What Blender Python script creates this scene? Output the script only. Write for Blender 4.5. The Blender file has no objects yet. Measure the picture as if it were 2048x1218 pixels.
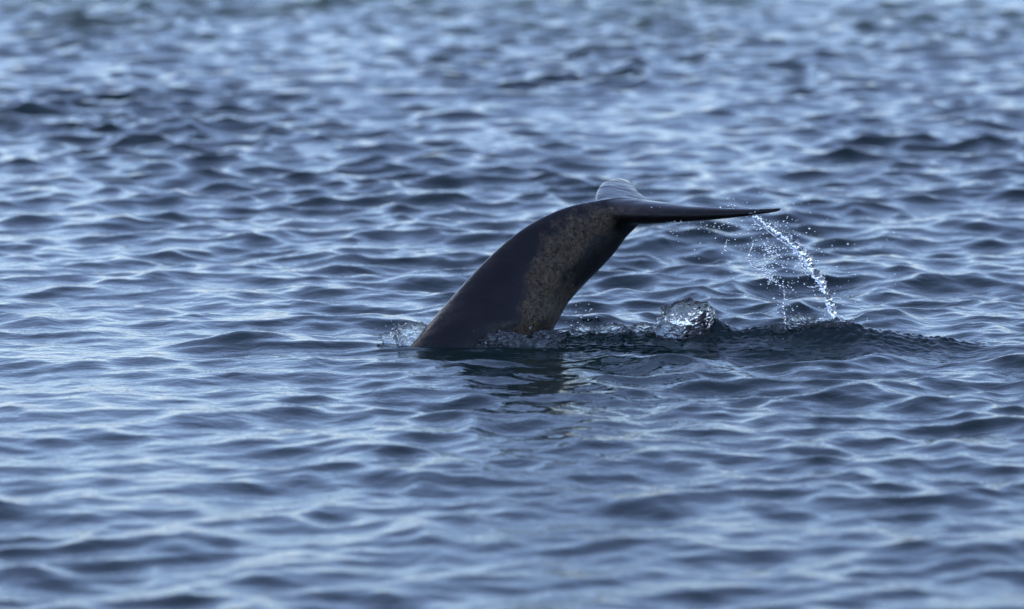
import bpy, math, random
import numpy as np
from mathutils import Vector

random.seed(7)
RNG = np.random.default_rng(11)
rad = math.radians
scene = bpy.context.scene
col = scene.collection

# ------------------------------------------------------------------ camera
CAM_D, CAM_A = 40.0, rad(8.0)              # distance to the tail, depression of the waterline
CAM_H = CAM_D * math.tan(CAM_A)
F_PX = 256.0 * math.hypot(CAM_D, CAM_H)    # focal length in photo pixels (photo is 2048 wide)
PITCH = CAM_A - math.atan(76.0 / F_PX)
cam_d = bpy.data.cameras.new("camera")
cam_d.sensor_width = 36.0
cam_d.lens = 36.0 * F_PX / 2048.0
cam_d.clip_end = 20000.0
cam_d.dof.use_dof = True
cam_d.dof.focus_distance = 40.2
cam_d.dof.aperture_fstop = 1.05
cam = bpy.data.objects.new("camera", cam_d)
cam.location = (0, -CAM_D, CAM_H)
cam.rotation_euler = (math.pi / 2 - PITCH, 0, 0)
col.objects.link(cam)
scene.camera = cam

# ------------------------------------------------------------------ sky and sun
SUN_EL, SUN_AZ = rad(30), rad(300)          # azimuth from +Y clockwise: left of the frame, beyond the whale
world = bpy.data.worlds.new("World")
scene.world = world
world.use_nodes = True
wn = world.node_tree
bg = wn.nodes["Background"]
sky = wn.nodes.new("ShaderNodeTexSky")
sky.sky_type = 'NISHITA'
sky.sun_disc = False
sky.sun_elevation = SUN_EL
sky.sun_rotation = SUN_AZ
sky.air_density = 1.0
sky.dust_density = 0.5
sky.ozone_density = 4.5
veil = wn.nodes.new("ShaderNodeMix")          # even veil of high thin cloud over the whole sky
veil.data_type = 'RGBA'
veil.inputs["Factor"].default_value = 0.42
veil.inputs["B"].default_value = (1.42, 1.55, 2.80, 1)
wn.links.new(sky.outputs[0], veil.inputs["A"])
wn.links.new(veil.outputs["Result"], bg.inputs[0])
bg.inputs[1].default_value = 0.15
sun_d = bpy.data.lights.new("sun", 'SUN')
sun_d.energy = 0.5
sun_d.angle = rad(12)
sun_d.color = (1.0, 0.94, 0.85)
sun = bpy.data.objects.new("sun", sun_d)
sd = Vector((math.sin(SUN_AZ) * math.cos(SUN_EL), math.cos(SUN_AZ) * math.cos(SUN_EL), math.sin(SUN_EL)))
sun.rotation_euler = sd.to_track_quat('Z', 'Y').to_euler()
col.objects.link(sun)

vs = scene.view_settings
vs.view_transform = 'Standard'
vs.look = 'None'
vs.exposure = 1.36
vs.gamma = 1.0
scene.cycles.use_denoising = True
scene.cycles.max_bounces = 16
scene.cycles.transmission_bounces = 12
scene.cycles.transparent_max_bounces = 12
scene.cycles.caustics_reflective = False
scene.cycles.caustics_refractive = False


# ------------------------------------------------------------------ helpers
def ray(px, py):
    """direction through a photo pixel"""
    x = (px - 1024.0) / F_PX
    yv = (609.0 - py) / F_PX
    c, s = math.cos(PITCH), math.sin(PITCH)
    return np.array([x, c + yv * s, -s + yv * c])


CAM_P = np.array([0.0, -CAM_D, CAM_H])


def at_y(px, py, y):
    """point on the upright plane at depth y"""
    d = ray(px, py)
    return CAM_P + d * ((y + CAM_D) / d[1])


def hash3(ix, iy, iz, seed):
    h = (ix.astype(np.int64) * 374761393 + iy.astype(np.int64) * 668265263
         + iz.astype(np.int64) * 2147483647 + seed * 974634777) & 0xffffffff
    h = ((h ^ (h >> 13)) * 1274126177) & 0xffffffff
    h = ((h ^ (h >> 16)) * 2246822519) & 0xffffffff
    return h ^ (h >> 15)


_g = RNG.normal(size=(256, 3))
_g /= np.linalg.norm(_g, axis=1)[:, None]


def noise3(p, seed=0):
    """vectorised gradient noise, about -0.7 .. 0.7"""
    p = np.asarray(p, dtype=np.float64)
    i = np.floor(p).astype(np.int64)
    f = p - i
    u = f * f * f * (f * (f * 6 - 15) + 10)
    out = np.zeros(len(p))
    for dx in (0, 1):
        for dy in (0, 1):
            for dz in (0, 1):
                g = _g[hash3(i[:, 0] + dx, i[:, 1] + dy, i[:, 2] + dz, seed) & 255]
                d = (g[:, 0] * (f[:, 0] - dx) + g[:, 1] * (f[:, 1] - dy) + g[:, 2] * (f[:, 2] - dz))
                w = ((u[:, 0] if dx else 1 - u[:, 0]) * (u[:, 1] if dy else 1 - u[:, 1])
                     * (u[:, 2] if dz else 1 - u[:, 2]))
                out += d * w
    return out


def fbm(p, octaves=3, seed=0, gain=0.5):
    a, s, t = 1.0, 1.0, 0.0
    for o in range(octaves):
        t = t + a * noise3(np.asarray(p) * s, seed + o)
        a *= gain
        s *= 2.03
    return t


def smooth(e0, e1, x):
    t = np.clip((x - e0) / (e1 - e0), 0, 1)
    return t * t * (3 - 2 * t)


def mesh_np(name, verts, quads=None, tris=None):
    me = bpy.data.meshes.new(name)
    verts = np.asarray(verts, dtype=np.float32)
    faces = []
    nq = 0 if quads is None else len(quads)
    nt = 0 if tris is None else len(tris)
    loops = np.concatenate([np.asarray(quads, dtype=np.int32).ravel() if nq else np.zeros(0, np.int32),
                            np.asarray(tris, dtype=np.int32).ravel() if nt else np.zeros(0, np.int32)])
    starts = np.concatenate([np.arange(nq) * 4, nq * 4 + np.arange(nt) * 3]).astype(np.int32)
    me.vertices.add(len(verts))
    me.vertices.foreach_set("co", verts.ravel())
    me.loops.add(len(loops))
    me.loops.foreach_set("vertex_index", loops)
    me.polygons.add(nq + nt)
    me.polygons.foreach_set("loop_start", starts)
    me.polygons.foreach_set("use_smooth", np.ones(nq + nt, dtype=bool))
    me.update(calc_edges=True)
    return me


def link(name, me, mat, label=None, category=None, group=None, kind=None, loc=None):
    o = bpy.data.objects.new(name, me)
    if mat and not me.materials:
        me.materials.append(mat)
    col.objects.link(o)
    if loc is not None:
        o.location = loc
    if label:
        o["label"] = label
    if category:
        o["category"] = category
    if group:
        o["group"] = group
    if kind:
        o["kind"] = kind
    return o


def material(name):
    m = bpy.data.materials.new(name)
    m.use_nodes = True
    return m, m.node_tree.nodes, m.node_tree.links, m.node_tree.nodes["Principled BSDF"]


# ------------------------------------------------------------------ materials
# sea water: dark green body, mirror skin, fine capillary ripples as bump
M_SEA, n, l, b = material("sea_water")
b.inputs["Roughness"].default_value = 0.015
b.inputs["IOR"].default_value = 1.333
geo = n.new("ShaderNodeNewGeometry")
mp = n.new("ShaderNodeMapping")
mp.inputs["Scale"].default_value = (1.0, 1.5, 1.0)
mp.inputs["Rotation"].default_value = (0, 0, rad(14))
l.new(geo.outputs["Position"], mp.inputs["Vector"])
n1 = n.new("ShaderNodeTexNoise")
n1.inputs["Scale"].default_value = 7.0
n1.inputs["Detail"].default_value = 3.0
n1.inputs["Roughness"].default_value = 0.55
n1.inputs["Distortion"].default_value = 0.6
l.new(mp.outputs[0], n1.inputs["Vector"])
bp = n.new("ShaderNodeBump")
bp.inputs["Strength"].default_value = 1.0
bp.inputs["Distance"].default_value = 0.008
l.new(n1.outputs["Fac"], bp.inputs["Height"])
l.new(bp.outputs[0], b.inputs["Normal"])
# body colour: deep green-blue, turning paler green far out
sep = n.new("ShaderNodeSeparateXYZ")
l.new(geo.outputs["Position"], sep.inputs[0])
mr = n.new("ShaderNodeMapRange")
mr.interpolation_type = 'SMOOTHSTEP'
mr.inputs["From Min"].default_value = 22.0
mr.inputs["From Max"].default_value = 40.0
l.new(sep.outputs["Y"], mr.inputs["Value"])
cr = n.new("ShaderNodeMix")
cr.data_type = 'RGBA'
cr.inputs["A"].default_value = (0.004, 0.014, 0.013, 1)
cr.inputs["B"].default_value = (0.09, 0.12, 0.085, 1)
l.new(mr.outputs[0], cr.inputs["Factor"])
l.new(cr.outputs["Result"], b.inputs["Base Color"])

# clear thrown water
M_SPLASH, n, l, b = material("clear_water")
b.inputs["Base Color"].default_value = (0.97, 0.985, 1.0, 1)
b.inputs["Roughness"].default_value = 0.0
b.inputs["IOR"].default_value = 1.333
b.inputs["Transmission Weight"].default_value = 1.0

# water churned with fine air bubbles
M_FROTH, n, l, b = material("aerated_water")
b.inputs["Roughness"].default_value = 0.02
b.inputs["IOR"].default_value = 1.333
b.inputs["Base Color"].default_value = (0.80, 0.86, 0.88, 1)
tcf = n.new("ShaderNodeTexCoord")
nf = n.new("ShaderNodeTexNoise")
nf.inputs["Scale"].default_value = 22.0
nf.inputs["Detail"].default_value = 4.0
nf.inputs["Distortion"].default_value = 1.2
l.new(tcf.outputs["Object"], nf.inputs["Vector"])
mf = n.new("ShaderNodeMapRange")
mf.inputs["From Min"].default_value = 0.52
mf.inputs["From Max"].default_value = 0.64
mf.inputs["To Min"].default_value = 0.97
mf.inputs["To Max"].default_value = 0.84
l.new(nf.outputs["Fac"], mf.inputs["Value"])
l.new(mf.outputs[0], b.inputs["Transmission Weight"])

# whale skin
M_WHALE, n, l, b = material("whale_skin")
b.inputs["IOR"].default_value = 1.33
tc = n.new("ShaderNodeTexCoord")
att = n.new("ShaderNodeAttribute")
att.attribute_name = "film"
nz = n.new("ShaderNodeTexNoise")
nz.inputs["Scale"].default_value = 34.0
nz.inputs["Detail"].default_value = 5.0
nz.inputs["Roughness"].default_value = 0.75
nz.inputs["Distortion"].default_value = 0.9
l.new(tc.outputs["Object"], nz.inputs["Vector"])
nb = n.new("ShaderNodeTexNoise")
nb.inputs["Scale"].default_value = 5.0
nb.inputs["Detail"].default_value = 3.0
l.new(tc.outputs["Object"], nb.inputs["Vector"])
rs = n.new("ShaderNodeValToRGB")
rs.color_ramp.elements[0].position = 0.35
rs.color_ramp.elements[0].color = (0.006, 0.005, 0.006, 1)
rs.color_ramp.elements[1].position = 0.7
rs.color_ramp.elements[1].color = (0.012, 0.009, 0.010, 1)
l.new(nb.outputs["Fac"], rs.inputs[0])
rf = n.new("ShaderNodeValToRGB")
rf.color_ramp.elements[0].position = 0.40
rf.color_ramp.elements[0].color = (0.009, 0.007, 0.005, 1)
rf.color_ramp.elements[1].position = 0.66
rf.color_ramp.elements[1].color = (0.17, 0.112, 0.065, 1)
l.new(nz.outputs["Fac"], rf.inputs[0])
mx = n.new("ShaderNodeMix")
mx.data_type = 'RGBA'
l.new(att.outputs["Fac"], mx.inputs["Factor"])
l.new(rs.outputs[0], mx.inputs["A"])
l.new(rf.outputs[0], mx.inputs["B"])
l.new(mx.outputs["Result"], b.inputs["Base Color"])
rr = n.new("ShaderNodeMapRange")
rr.inputs["To Min"].default_value = 0.22
rr.inputs["To Max"].default_value = 0.45
l.new(att.outputs["Fac"], rr.inputs["Value"])
rv = n.new("ShaderNodeMath")                 # uneven wet and dry patches, drawn out in streaks
rv.operation = 'MULTIPLY_ADD'
mpr = n.new("ShaderNodeMapping")
mpr.inputs["Scale"].default_value = (3.0, 14.0, 9.0)
l.new(tc.outputs["Object"], mpr.inputs["Vector"])
nr = n.new("ShaderNodeTexNoise")
nr.inputs["Scale"].default_value = 1.6
nr.inputs["Detail"].default_value = 5.0
l.new(mpr.outputs[0], nr.inputs["Vector"])
nrm = n.new("ShaderNodeMapRange")
nrm.inputs["From Min"].default_value = 0.42
nrm.inputs["From Max"].default_value = 0.68
nrm.inputs["To Min"].default_value = -0.08
nrm.inputs["To Max"].default_value = 0.30
l.new(nr.outputs["Fac"], nrm.inputs["Value"])
rv.operation = 'ADD'
l.new(rr.outputs[0], rv.inputs[0])
l.new(nrm.outputs[0], rv.inputs[1])
l.new(rv.outputs[0], b.inputs["Roughness"])
mm = n.new("ShaderNodeMath")
mm.operation = 'MULTIPLY'
l.new(nz.outputs["Fac"], mm.inputs[0])
ma = n.new("ShaderNodeMath")
ma.operation = 'MULTIPLY_ADD'
ma.inputs[1].default_value = 0.9
ma.inputs[2].default_value = 0.16
l.new(att.outputs["Fac"], ma.inputs[0])
l.new(ma.outputs[0], mm.inputs[1])
bw = n.new("ShaderNodeBump")
bw.inputs["Strength"].default_value = 0.9
bw.inputs["Distance"].default_value = 0.012
l.new(mm.outputs[0], bw.inputs["Height"])
l.new(bw.outputs[0], b.inputs["Normal"])

# ------------------------------------------------------------------ the sea surface
def axis(segs):
    """non-uniform lines: segs = [(start, end, step_start, step_end), ...]"""
    pts = [segs[0][0]]
    for a, e, s0, s1 in segs:
        x = a
        while True:
            t = (x - a) / (e - a)
            st = s0 * (s1 / s0) ** min(max(t, 0), 1)
            x += st
            if x >= e - st * 0.4:
                pts.append(e)
                break
            pts.append(x)
    return np.array(pts)


xs = axis([(-6000, -60, 900, 6), (-60, -9, 6, .05), (-9, -4.6, .045, .025), (-4.6, -1.2, .024, .018), (-1.2, 3.7, .0125, .0125),
           (3.7, 4.6, .018, .024), (4.6, 9, .025, .045), (9, 60, .05, 6), (60, 6000, 6, 900)])
ys = axis([(-6000, -90, 900, 6), (-90, -16, 6, .045), (-16, -6, .04, .028), (-6, -1.2, .028, .02), (-1.2, .45, .0105, .0105),
           (.45, 8, .02, .035), (8, 40, .036, .085), (40, 110, .085, 5), (110, 9000, 5, 900)])
X, Y = np.meshgrid(xs, ys)
gx = np.gradient(xs)[None, :]
gy = np.gradient(ys)[:, None]
SP = np.maximum(gx, gy) + 0 * X

NW = 240
lam = np.exp(RNG.uniform(np.log(0.11), np.log(5.0), NW))
wgt = np.exp(-0.5 * ((np.log(lam) - np.log(0.60)) / 0.90) ** 2)
kk = 2 * np.pi / lam
slope_rms = 0.184
amp = wgt * slope_rms * math.sqrt(2.0 / np.sum(wgt ** 2)) / kk
th = rad(-90) + RNG.normal(0, rad(52), NW) + rad(12)
ph = RNG.uniform(0, 2 * np.pi, NW)

flat = np.stack([X.ravel(), Y.ravel(), np.zeros(X.size)], 1)
near = (np.abs(X) < 40) & (np.abs(Y) < 120)
G = np.ones(X.shape)
# gusts: rougher and calmer patches
gp = np.stack([X[near] * 0.16, Y[near] * 0.07, np.zeros(near.sum())], 1)
G[near] = np.clip(1.0 + 1.0 * fbm(gp, 2, 40), 0.5, 1.7) * (1 + .22 * smooth(8, 26, Y[near]))
# slick left where the whale rolled
sl = np.exp(-(((X + 1.35) / 1.5) ** 2 + ((Y + 0.55) / 0.55) ** 2))
rings = np.exp(-(((X - 1.3) / 2.6) ** 2 + ((Y + .1) / 1.1) ** 2))

Z = np.zeros(X.shape, dtype=np.float32)
DX = np.zeros_like(Z)
DY = np.zeros_like(Z)
small_damp = (1 - 0.55 * sl) * (1 - .15 * rings)
SPf = SP.astype(np.float32)
Gf = G.astype(np.float32)
sdf = small_damp.astype(np.float32)
gx1, gy1 = gx.ravel(), gy.ravel()
for i in range(NW):
    cx, cy = math.cos(th[i]), math.sin(th[i])
    ix = np.nonzero(gx1 < lam[i] / 2.5)[0]
    iy = np.nonzero(gy1 < lam[i] / 2.5)[0]
    R = (slice(iy[0], iy[-1] + 1), slice(ix[0], ix[-1] + 1))
    a = np.clip((np.float32(lam[i]) / SPf[R] - 2.5) / 3.0, 0, 1) * Gf[R] * np.float32(amp[i])
    if lam[i] < 1.2:
        a *= sdf[R]
    arg = (kk[i] * cx * xs[ix[0]:ix[-1] + 1]).astype(np.float32)[None, :] + (kk[i] * cy * ys[iy[0]:iy[-1] + 1] + ph[i]).astype(np.float32)[:, None]
    s = a * np.sin(arg)
    Z[R] += a * np.cos(arg)
    DX[R] -= np.float32(cx) * s
    DY[R] -= np.float32(cy) * s
CH = 1.05
PX_ = X + CH * DX
PY_ = Y + CH * DY

# calm the random waves a little where the tail leaves the water, so that the wake reads
calm = np.exp(-(((X - 1.2) / 2.3) ** 2 + ((Y + .25) / .5) ** 2))
Z = Z * (1 - 0.3 * calm)
ridge_zone = smooth(-.1, .4, X) * (1 - smooth(3.0, 3.9, X)) * np.exp(-((Y + .18) / .33) ** 4)
Z = Z * (1 - .8 * ridge_zone)

# wake ridge running right from the tail: crest line from the photograph, at its own depth
ridge_px = [(1040, 676, 0.04), (1130, 664, -.02), (1210, 662, -.06), (1290, 660, -.1), (1335, 660, -.12), (1375, 655, -.14), (1405, 629, -.14), (1430, 633, -.15),
            (1470, 658, -.17), (1520, 656, -.2), (1570, 652, -.22), (1610, 641, -.24), (1680, 640, -.26), (1730, 655, -.27), (1785, 662, -.27),
            (1815, 672, -.26), (1900, 676, -.22), (1990, 686, -.15)]
rp = np.array([at_y(px, py, y) for px, py, y in ridge_px])
near_r = (X > -0.3) & (X < 4.4) & (Y > -1.6) & (Y < 1.4)
xr, yr = X[near_r], Y[near_r]
cy_ = np.interp(xr, rp[:, 0], rp[:, 1])
ch_ = np.interp(xr, rp[:, 0], rp[:, 2])
ends = smooth(-0.05, 0.25, xr) * (1 - smooth(3.2, 4.0, xr))
q = np.stack([xr, yr, np.zeros_like(xr)], 1)
wob = 0.05 * noise3(q * [2.2, .2, 1], 70)
d = yr - (cy_ + wob)
prof = np.where(d < 0, np.exp(-(np.abs(d) / 0.17) ** 1.7), np.exp(-(d / 0.30) ** 2))
top = np.exp(-(d / 0.16) ** 2)
crump = np.abs(fbm(q * [9, 9, 1], 3, 90, .55))
lip = np.abs(noise3(q * [16, 13, 1], 95))
hh = (ch_ + .005) * prof * ends
rough_zone = (smooth(.3, .5, xr) * (1 - smooth(1.25, 1.4, xr)) + smooth(2.0, 2.2, xr) * (1 - smooth(2.8, 3.1, xr)))
hh = hh + ends * top * (0.05 * (crump - .22) + 0.035 * (lip - .2) * rough_zone)
# second low step in front of the ridge
d2 = yr - (cy_ - 0.30 + .1 * noise3(q * [1.3, .1, 1], 71))
hh += ends * 0.045 * np.exp(-(np.where(d2 < 0, d2 / .09, d2 / .2)) ** 2) * (0.6 + noise3(q * [2.1, .5, 1], 72))
hh += ends * 0.012 * fbm(q * [12, 22, 1], 2, 77) * np.exp(-(d / .55) ** 2)
Z[near_r] += hh

# long smooth swell pushed up in front of the tail (left) and the swirl over the submerged back
for (px, py, y, sx, sy, hgt) in [(470, 672, -.1, .45, .20, .095), (640, 672, -.25, .9, .16, .045), (1000, 706, -.55, .45, .11, .040),
                                (800, 690, -.45, .5, .09, .03)]:
    p = at_y(px, py, y)
    bx = (X - p[0]) / sx
    dyy = Y - y - .12 * np.clip(bx, -2, 2)
    by = dyy / np.where(dyy < 0, sy * .8, sy * 1.5)
    Z += hgt * np.exp(-(bx ** 2 + by ** 2))

nx, ny = len(xs), len(ys)
V = np.stack([PX_.ravel(), PY_.ravel(), Z.ravel()], 1)
idx = np.arange(nx * ny).reshape(ny, nx)
Q = np.stack([idx[:-1, :-1], idx[:-1, 1:], idx[1:, 1:], idx[1:, :-1]], -1).reshape(-1, 4)
print("sea", nx, ny, len(Q))
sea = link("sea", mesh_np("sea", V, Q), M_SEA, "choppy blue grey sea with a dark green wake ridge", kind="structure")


# ------------------------------------------------------------------ the whale: tail stock and flukes, one body
YAW = rad(28)
AX = np.array([math.cos(YAW), math.sin(YAW), 0.0])       # along the body, towards the tail end
SX = np.array([math.sin(YAW), -math.cos(YAW), 0.0])      # across, towards the near fluke
ROOT_D = (1285 - 1024) / 256.0
ROOT = np.array([ROOT_D, .62, 0.0])


def on_plane(px, py):
    """photo point carried on to the whale's upright mid plane: (along, up)"""
    d = ray(px, py)
    t = np.dot(ROOT - CAM_P, SX) / np.dot(d, SX)
    p = CAM_P + d * t
    return np.array([np.dot(p - ROOT, AX), p[2]])


dorsal = [(640, 905), (770, 752), (832, 682), (862, 646), (891, 612), (920, 578), (950, 544), (990, 504), (1032, 468), (1072, 442), (1115, 421),
          (1152, 409), (1187, 402), (1230, 396), (1266, 397), (1300, 403), (1325, 410)]
ventral = [(1120, 905), (1108, 752), (1105, 664), (1113, 640), (1124, 622), (1134, 606), (1150, 588), (1178, 559), (1208, 529), (1232, 502), (1252, 475),
           (1266, 461), (1278, 449), (1290, 440), (1300, 436), (1312, 432), (1325, 428)]
dp = np.array([on_plane(*p) for p in dorsal])
vp = np.array([on_plane(*p) for p in ventral])


def resample(P, m):
    s = np.concatenate([[0], np.cumsum(np.linalg.norm(np.diff(P, axis=0), axis=1))])
    t = np.arange(len(P))
    tt = np.linspace(0, len(P) - 1, m)
    # Catmull-Rom through the points
    out = np.zeros((m, P.shape[1]))
    for j, x in enumerate(tt):
        i = min(int(x), len(P) - 2)
        f = x - i
        p0, p1, p2, p3 = P[max(i - 1, 0)], P[i], P[i + 1], P[min(i + 2, len(P) - 1)]
        out[j] = .5 * ((2 * p1) + (-p0 + p2) * f + (2 * p0 - 5 * p1 + 4 * p2 - p3) * f ** 2 + (-p0 + 3 * p1 - 3 * p2 + p3) * f ** 3)
    return out


NR, NS = 90, 48
dp, vp = resample(dp, NR), resample(vp, NR)
verts, faces = [], []
for j in range(NR):
    t = j / (NR - 1)
    c = (dp[j] + vp[j]) / 2
    h = (dp[j] - vp[j]) / 2
    H = np.linalg.norm(h)
    wid = H * (0.62 - 0.22 * smooth(0.1, .6, t)) + 0.03 * smooth(.75, 1, t)
    wid = min(wid, .32)
    for k in range(NS):
        a = 2 * math.pi * k / NS
        ca, sa = math.cos(a), math.sin(a)
        # keeled oval: pointed along the back and the belly edge
        w = wid * np.sign(sa) * abs(sa) ** (1.25 + .25 * t)
        p2 = c + h * ca
        verts.append(ROOT + AX * p2[0] + np.array([0, 0, p2[1]]) + SX * w)
for j in range(NR - 1):
    for k in range(NS):
        a, b2 = j * NS + k, j * NS + (k + 1) % NS
        faces.append((a, b2, b2 + NS, a + NS))
tri = []
c0 = len(verts)
verts.append(np.mean(verts[:NS], axis=0))
c1 = len(verts)
verts.append(np.mean(verts[(NR - 1) * NS:NR * NS], axis=0))
for k in range(NS):
    tri.append((c0, (k + 1) % NS, k))
    tri.append((c1, (NR - 1) * NS + k, (NR - 1) * NS + (k + 1) % NS))

# flukes: chordwise sections from the middle outwards, on both sides
zc = on_plane(1290, 419)[1]
LEAD = np.array([(-.06, -.40), (.06, -.38), (.16, -.33), (.30, -.25), (.48, -.13), (.68, .02), (.88, .22), (1.05, .39), (1.14, .50), (1.18, .555)])
TRAIL = np.array([(-.06, .12), (.06, .15), (.16, .19), (.30, .22), (.48, .25), (.68, .31), (.88, .40), (1.05, .50), (1.14, .565), (1.18, .595)])
FAR_Z = np.array([(0, .01), (.12, .03), (.25, .06), (.42, .098), (.6, .125), (.78, .125), (.9, .10), (1, .06)])
LE, TR = resample(LEAD, 60), resample(TRAIL, 60)
for side in (1, -1):
    base = len(verts)
    M = 40
    for j in range(60):
        v = (LE[j, 0] + TR[j, 0]) / 2
        u0, u1 = LE[j, 1], TR[j, 1]
        f = max(v, 0) / 1.18
        thick = (0.19 * (1 - f) + 0.022) * (1 if side == 1 else .62)
        if side == 1:
            zl = zc + 0.045 * f + 0.045 * f ** 4      # near fluke: slight sag, tip lifting
        else:
            zl = zc + float(np.interp(f, FAR_Z[:, 0], FAR_Z[:, 1]))        # far fluke: arched, tip falling
        for k in range(M):
            a = 2 * math.pi * k / M
            s = (1 - math.cos(a)) / 2                     # 0 leading .. 1 trailing
            th_ = thick * (1.9 * math.sqrt(max(s, 0)) * (1 - s) ** .9 + .10 * math.sqrt(max(s * (1 - s), 0)) * 2)
            sg = 1 if a < math.pi else -1
            u = u0 + (u1 - u0) * s
            z = zl + sg * th_ * .62 + .02 * (s - .5) * side
            vv = v
            if side == -1 and f > .93:                     # curled, nicked far tip
                z += .05 * (f - .93) / .07 * s
            if side == -1:
                vv = v + .012 * math.sin(s * 9 + f * 14) * (s ** 3)
            verts.append(ROOT + AX * u + SX * (vv * side) + np.array([0, 0, z]))
    for j in range(59):
        for k in range(M):
            a, b2 = base + j * M + k, base + j * M + (k + 1) % M
            fc = (a, b2, b2 + M, a + M)
            faces.append(fc if side == -1 else fc[::-1])
    for j0, flip in ((0, 0), (59, 1)):
        cc = len(verts)
        verts.append(np.mean(verts[base + j0 * M: base + j0 * M + M], axis=0))
        for k in range(M):
            t3 = (cc, base + j0 * M + (k + 1) % M, base + j0 * M + k)
            if (side == -1) == bool(flip):
                t3 = t3[::-1]
            tri.append(t3)

tmp = link("whale", mesh_np("whale_raw", np.array(verts), np.array(faces), np.array(tri)), M_WHALE)
md = tmp.modifiers.new("fuse", 'REMESH')
md.mode = 'VOXEL'
md.voxel_size = 0.009
md = tmp.modifiers.new("soft", 'SMOOTH')
md.factor = 0.5
md.iterations = 7
dg = bpy.context.evaluated_depsgraph_get()
me = bpy.data.meshes.new_from_object(tmp.evaluated_get(dg))
me.name = "whale"
old = tmp.data
tmp.modifiers.clear()
tmp.data = me
bpy.data.meshes.remove(old)
me.polygons.foreach_set("use_smooth", np.ones(len(me.polygons), dtype=bool))
co = np.zeros(len(me.vertices) * 3, dtype=np.float32)
me.vertices.foreach_get("co", co)
co = co.reshape(-1, 3).astype(np.float64)
# fair the flukes into the stock
ed = np.zeros(len(me.edges) * 2, dtype=np.int32)
me.edges.foreach_get("vertices", ed)
ed = ed.reshape(-1, 2)
deg = np.bincount(ed.ravel(), minlength=len(co))[:, None]
wj = np.zeros(len(co))
for sd_ in (1, -1):
    for u_, v_c, r_ in ((-.42, .03, .15), (-.28, .10, .17), (-.12, .14, .15)):
        jc = ROOT + AX * u_ + SX * (v_c * sd_) + np.array([0, 0, zc])
        wj = np.maximum(wj, np.exp(-(np.linalg.norm(co - jc, axis=1) / r_) ** 4))
wj = (wj * smooth(.02, .07, np.abs((co - ROOT) @ SX)))[:, None] * .6
for _ in range(90):
    acc = np.zeros_like(co)
    for ax_ in range(3):
        acc[:, ax_] = np.bincount(ed[:, 0], co[ed[:, 1], ax_], len(co)) + np.bincount(ed[:, 1], co[ed[:, 0], ax_], len(co))
    co += wj * (acc / deg - co)
me.vertices.foreach_set("co", co.astype(np.float32).ravel())
me.update()
# brown film growing on the flank: a band along the body
rel = co - ROOT
uz = np.stack([rel @ AX, rel[:, 2]], 1)
band = [((985, 690), 26), ((1015, 655), 30), ((1042, 600), 34), ((1068, 545), 36), ((1098, 497), 38), ((1138, 462), 33), ((1182, 440), 28), ((1212, 430), 16)]
bpnt = resample(np.array([np.append(on_plane(*p), w / 256.0) for p, w in band]), 60)
dist = np.full(len(co), 9.0)
for (u, z, w) in bpnt:
    dist = np.minimum(dist, np.hypot(uz[:, 0] - u, uz[:, 1] - z) / w)
film = 1 - smooth(.55, 1.25, dist + .55 * fbm(co * 9, 3, 120))
# thinner, wider film over the belly side low down
low = [((1060, 690), 70), ((1085, 640), 62), ((1110, 590), 45)]
lpnt = resample(np.array([np.append(on_plane(*p), w / 256.0) for p, w in low]), 20)
dist = np.full(len(co), 9.0)
for (u, z, w) in lpnt:
    dist = np.minimum(dist, np.hypot(uz[:, 0] - u, uz[:, 1] - z) / w)
film = np.maximum(film, .5 * (1 - smooth(.4, 1.3, dist + .8 * fbm(co * 11, 3, 130))))
film *= 1 - smooth(.10, .16, rel @ SX) * smooth(-.45, -.25, uz[:, 0])
at_ = me.attributes.new("film", 'FLOAT', 'POINT')
at_.data.foreach_set("value", film.astype(np.float32))
whale = tmp
whale["label"] = "dark wet whale tail stock and flukes arching out of the sea, brown film on flank"
whale["category"] = "whale"


# ------------------------------------------------------------------ thrown water
def ico(sub):
    import bmesh
    bm = bmesh.new()
    bmesh.ops.create_icosphere(bm, subdivisions=sub, radius=1.0)
    v = np.array([p.co[:] for p in bm.verts])
    f = np.array([[q.index for q in p.verts] for p in bm.faces])
    bm.free()
    return v, f


def blob(name, center, size, seed, label, group=None, amp=.35, freq=2.6, sub=5, category="splash", shear=0.0, fine=.38):
    """crumpled, glassy lump of thrown water standing in the surface"""
    v, f = ico(sub)
    p = v * size
    n1_ = fbm(v * freq + seed * 3.1, 2, seed, .55)
    fr2 = freq * 2.6
    w_ = v * fr2 + .6 * np.stack([noise3(v * fr2, seed + 1), noise3(v * fr2, seed + 2), noise3(v * fr2, seed + 3)], 1)
    rdg = .22 - np.abs(noise3(w_, seed + 9)) + .5 * (.22 - np.abs(noise3(w_ * 2.1, seed + 10)))
    r = 1 + amp * n1_ * 1.3 + fine * rdg
    p = p * r[:, None]
    p[:, 0] += shear * p[:, 2]
    return link(name, mesh_np(name, p, tris=f), M_SPLASH if size[2] > .12 else M_FROTH, label, category, group, loc=center)


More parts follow.
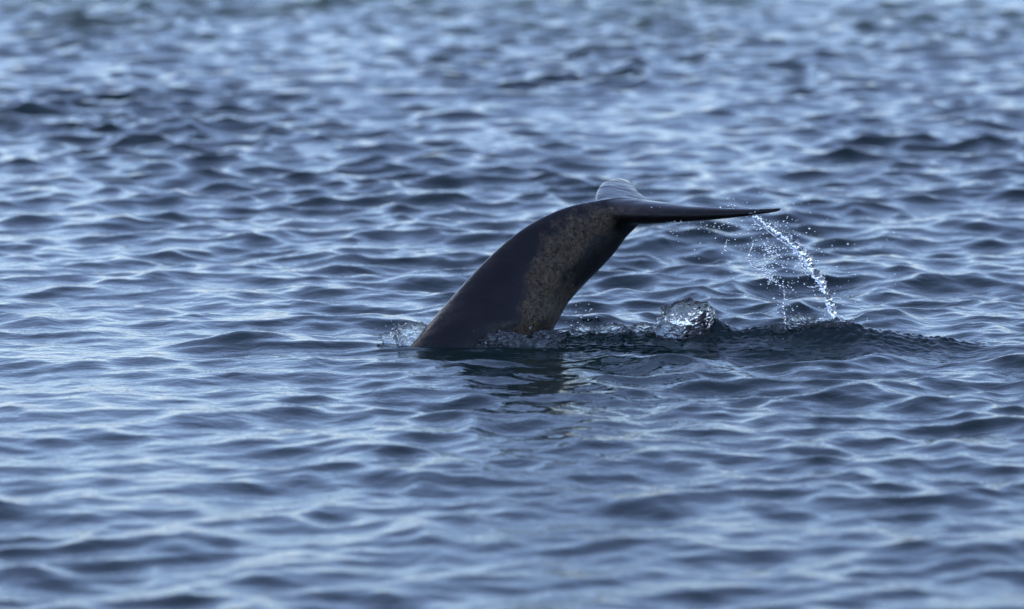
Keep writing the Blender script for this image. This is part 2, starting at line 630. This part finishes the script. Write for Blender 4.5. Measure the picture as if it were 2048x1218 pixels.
def tube(pts, radii, seed, lump=.45, freq=14.0, nseg=10):
    """lumpy stream along points"""
    P = np.asarray(pts)
    m = len(P)
    T = np.gradient(P, axis=0)
    T /= np.linalg.norm(T, axis=1)[:, None]
    vs_, q_ = [], []
    for j in range(m):
        n_ = np.cross(T[j], [0, 1, 0.01])
        n_ /= np.linalg.norm(n_)
        b_ = np.cross(T[j], n_)
        for k in range(nseg):
            a = 2 * math.pi * k / nseg
            vs_.append(P[j] + radii[j] * (n_ * math.cos(a) + b_ * math.sin(a)))
    vs_ = np.array(vs_)
    c = np.repeat(P, nseg, axis=0)
    k = 1 + lump * 2.0 * fbm(vs_ * freq, 3, seed, .7)
    vs_ = c + (vs_ - c) * np.clip(k, .08, 2.5)[:, None]
    for j in range(m - 1):
        for k in range(nseg):
            a, b2 = j * nseg + k, j * nseg + (k + 1) % nseg
            q_.append((a, b2, b2 + nseg, a + nseg))
    vs_ = np.vstack([vs_, P[:1], P[-1:]])
    t_ = []
    for k in range(nseg):
        t_.append((m * nseg, (k + 1) % nseg, k))
        t_.append((m * nseg + 1, (m - 1) * nseg + k, (m - 1) * nseg + (k + 1) % nseg))
    return vs_, np.array(q_), np.array(t_)


SPL = [
    # px, py, y, size, seed, amp, freq, shear, label
    (1372, 643, -.20, (.205, .11, .160), 3, .26, 2.2, .18, "tall clear domed splash rising from the wake ridge"),
    (1338, 660, -.20, (.11, .08, .055), 4, .40, 2.6, -.2, "ragged clear lip at the foot of the domed splash"),
    (1165, 664, -.06, (.10, .07, .055), 5, .42, 2.6, .0, "small crumpled lump of wake water nearest the belly edge of the tail"),
    (1225, 663, -.08, (.13, .08, .055), 6, .42, 2.8, .1, "wide crumpled lump midway between the tail and the domed splash"),
    (1285, 661, -.11, (.10, .07, .055), 7, .42, 2.6, .1, "crumpled lump of wake water just before the domed splash"),
    (1605, 646, -.25, (.10, .07, .065), 8, .42, 2.6, -.1, "knobbly dark lump on the wake crest left of the falling stream"),
    (1560, 660, -.22, (.10, .06, .045), 14, .42, 2.6, -.1, "low knobbly lump on the wake crest under the thin drip strand"),
    (1672, 658, -.27, (.11, .08, .070), 9, .42, 2.6, .1, "knobbly splash where the falling stream hits the wake"),
    (1005, 690, -.36, (.19, .08, .090), 10, .42, 2.8, .0, "frothy clear wash curling over the foot of the tail flank"),
    (1090, 684, -.14, (.17, .08, .080), 11, .42, 2.8, .0, "frothy clear wash behind the belly edge of the tail foot"),
    (1058, 695, -.38, (.22, .07, .060), 15, .45, 2.8, .0, "low glassy ripple of froth in front of the tail foot"),
    (822, 668, -.18, (.11, .08, .085), 12, .42, 2.4, .2, "small glassy curl of water behind the back edge of the tail"),
    (785, 676, -.15, (.10, .06, .040), 13, .45, 2.6, .0, "flat bubbly patch trailing off the curl behind the tail"),
]
for px, py, y, size, seed, am, fr, sh, lab in SPL:
    blob("splash", at_y(px, py, y), size, seed, lab, None, am, fr, 6, shear=sh)

# falling stream from the near fluke
stream = [(1505, 428), (1535, 447), (1562, 465), (1588, 487), (1607, 512), (1622, 535), (1640, 563), (1655, 592), (1665, 625), (1676, 660), (1683, 690)]
sp = resample(np.array([at_y(px, py, -.12 - .016 * i) for i, (px, py) in enumerate(stream)]), 200)
tt = np.linspace(0, 1, 200)
wand = np.stack([fbm(sp * 9, 2, 301), fbm(sp * 9, 2, 302), 0 * tt], 1) * .02
v_, q_, t_ = tube(sp + wand, .010 + .016 * np.sin(np.clip(tt * 1.05, 0, 1) * math.pi) ** .6, 200, lump=.9, freq=30, nseg=14)
link("water_stream", mesh_np("water_stream", v_, q_, t_), M_SPLASH, "twisting clear stream of water falling off the near fluke", "water stream")

strands = [
    ([(1504, 432), (1512, 446), (1521, 452), (1519, 460)], .006, "short hooked strand at the top of the falling stream"),
    ([(1523, 450), (1545, 468), (1570, 485), (1590, 500), (1602, 520), (1612, 548)], .008, "long thin strand twisting along the upper falling stream"),
    ([(1454, 478), (1451, 490), (1449, 498), (1453, 503)], .005, "short lone strand hanging below the middle of the near fluke"),
    ([(1507, 478), (1504, 492), (1498, 506), (1497, 518), (1503, 528), (1516, 537), (1530, 535), (1533, 546)], .005, "broken kinked strand in the middle of the spray"),
    ([(1526, 482), (1533, 494), (1536, 503), (1549, 502), (1555, 510)], .005, "short bent strand between the kinked strand and the stream"),
    ([(1534, 549), (1543, 554), (1546, 560), (1550, 556)], .005, "tiny forked strand below the kinked strand"),
    ([(1566, 568), (1569, 590), (1566, 612), (1570, 634), (1571, 662)], .0045, "thin upright dripping strand left of the falling stream"),
    ([(1603, 522), (1595, 528), (1588, 534)], .005, "small side finger of water on the middle of the stream"),
    ([(1640, 570), (1628, 574), (1615, 573)], .005, "small side finger below the middle of the stream"),
    ([(1668, 632), (1680, 631), (1690, 634)], .005, "side finger of water low on the falling stream"),
    ([(1672, 642), (1684, 641), (1692, 643)], .005, "lowest side finger of water on the falling stream"),
]
for i, (pts, r, lab) in enumerate(strands):
    P = resample(np.array([at_y(px, py, -.17 - .0008 * (py - 440)) for px, py in pts]), 16 * len(pts))
    t1 = np.linspace(0, 1, len(P))
    v_, q_, t_ = tube(P, r * (.35 + .65 * np.sin(t1 * math.pi) ** .5), 210 + i, lump=1.0, freq=60, nseg=8)
    link("water_strand", mesh_np("water_strand", v_, q_, t_), M_SPLASH, lab, "water strand")

# spray: drops flung off the fluke
iv, itri = ico(2)


def drop_cloud(n, fn):
    return [fn() for _ in range(n)]


def along(poly, spread):
    P = resample(np.array(poly, dtype=float), 60)
    j = random.randrange(60)
    return P[j][0] + random.gauss(0, spread), P[j][1] + random.gauss(0, spread)


spots = []                                    # (px, py, depth, radius)
def add(n, f, y0, ysp, r0, r1):
    for _ in range(n):
        px, py = f()
        u = random.random() ** 2.2
        spots.append((px, py, random.gauss(y0, ysp), (r0 + (r1 - r0) * u) * 1.22))


add(90, lambda: (random.uniform(1330, 1515), random.uniform(439, 449) + random.expovariate(1 / 9)), -.1, .08, .0018, .0060)
add(60, lambda: (random.uniform(1345, 1560), random.uniform(440, 520)), -.1, .15, .0015, .0050)
for pts, r, lab in strands[3:7]:
    add(55, lambda: along(pts, 8), -.2, .04, .0018, .0062)
    add(30, lambda: along(pts, 20), -.2, .08, .0015, .0055)
add(190, lambda: along(stream, 12), -.2, .05, .0018, .0062)
add(160, lambda: along(stream, 38), -.2, .12, .0015, .0055)
add(110, lambda: (random.gauss(1560, 36), random.gauss(505, 26)), -.2, .1, .0018, .0062)
add(70, lambda: (random.uniform(1430, 1740), random.uniform(430, 680)), -.2, .2, .0014, .0045)
add(26, lambda: (random.uniform(1700, 1800), random.uniform(430, 680)), -.2, .3, .0014, .0045)
add(45, lambda: (random.gauss(1660, 40), random.gauss(655, 14)), -.26, .08, .0020, .0065)
add(30, lambda: (random.gauss(1163, 14), random.gauss(622, 26)), .1, .08, .0015, .0050)
add(14, lambda: (random.gauss(1462, 12), random.gauss(412, 4)), -.1, .05, .0018, .0055)
add(22, lambda: (random.uniform(1280, 1620), random.uniform(385, 420)), -.1, .2, .0013, .0040)
add(110, lambda: (random.gauss(1045, 50), random.gauss(682, 9)), -.36, .05, .0020, .0075)
add(20, lambda: (random.gauss(800, 22), random.gauss(655, 8)), .1, .05, .0018, .0055)
add(35, lambda: (random.uniform(1130, 1330), random.gauss(655, 6)), -.12, .05, .0018, .0055)
add(20, lambda: (random.gauss(1345, 22), random.gauss(640, 12)), -.2, .05, .0018, .0055)
spots.sort(key=lambda t: -t[3])
big, rest = spots[:60], spots[60:]


def near_what(px, py):
    if py > 615 and px > 1500:
        return "round water drop just above the wake beside the falling stream's foot", "drops by the foot of the stream"
    if px < 1300:
        return "round water drop flung up beside the foot of the tail", "drops beside the tail foot"
    return "round water drop flying in the spray under the near fluke", "drops in the spray under the fluke"


drop_me = []
for kq in range(4):
    a = 1 + .28 * noise3(iv * 1.3 + kq * 7, 60 + kq)
    m_ = mesh_np("water_drop", iv * a[:, None] * [1.0, 1.0, 1.15], tris=itri)
    m_.materials.append(M_SPLASH)
    drop_me.append(m_)
for i, (px, py, y, r) in enumerate(big):
    lab, grp = near_what(px, py)
    o = link("water_drop", drop_me[i % 4], None, lab, "water drop", grp, loc=at_y(px, py, y))
    r *= 1.15
    o.scale = (r, r, r)
    o.rotation_euler = (0, random.uniform(-1, 1), random.uniform(0, 6))
VV, TT = [], []
iv1, it1 = ico(1)
for i, (px, py, y, r) in enumerate(rest):
    c = at_y(px, py, y)
    bv, bt = (iv, itri) if r > .0028 else (iv1, it1)
    st = random.uniform(.8, 1.5)
    an = random.uniform(-.9, .9)
    v = bv * [r, r, r * st] * (1 + .25 * noise3(bv * 1.2 + i * 3.7, 61))[:, None]
    v = np.stack([v[:, 0] * math.cos(an) + v[:, 2] * math.sin(an), v[:, 1], -v[:, 0] * math.sin(an) + v[:, 2] * math.cos(an)], 1)
    TT.append(bt + (0 if not VV else off))
    VV.append(v + c)
    off = (0 if len(VV) == 1 else off) + len(v)
link("spray", mesh_np("spray", np.vstack(VV), tris=np.vstack(TT)), M_SPLASH, "fine spray of water drops thrown off the fluke", kind="stuff")
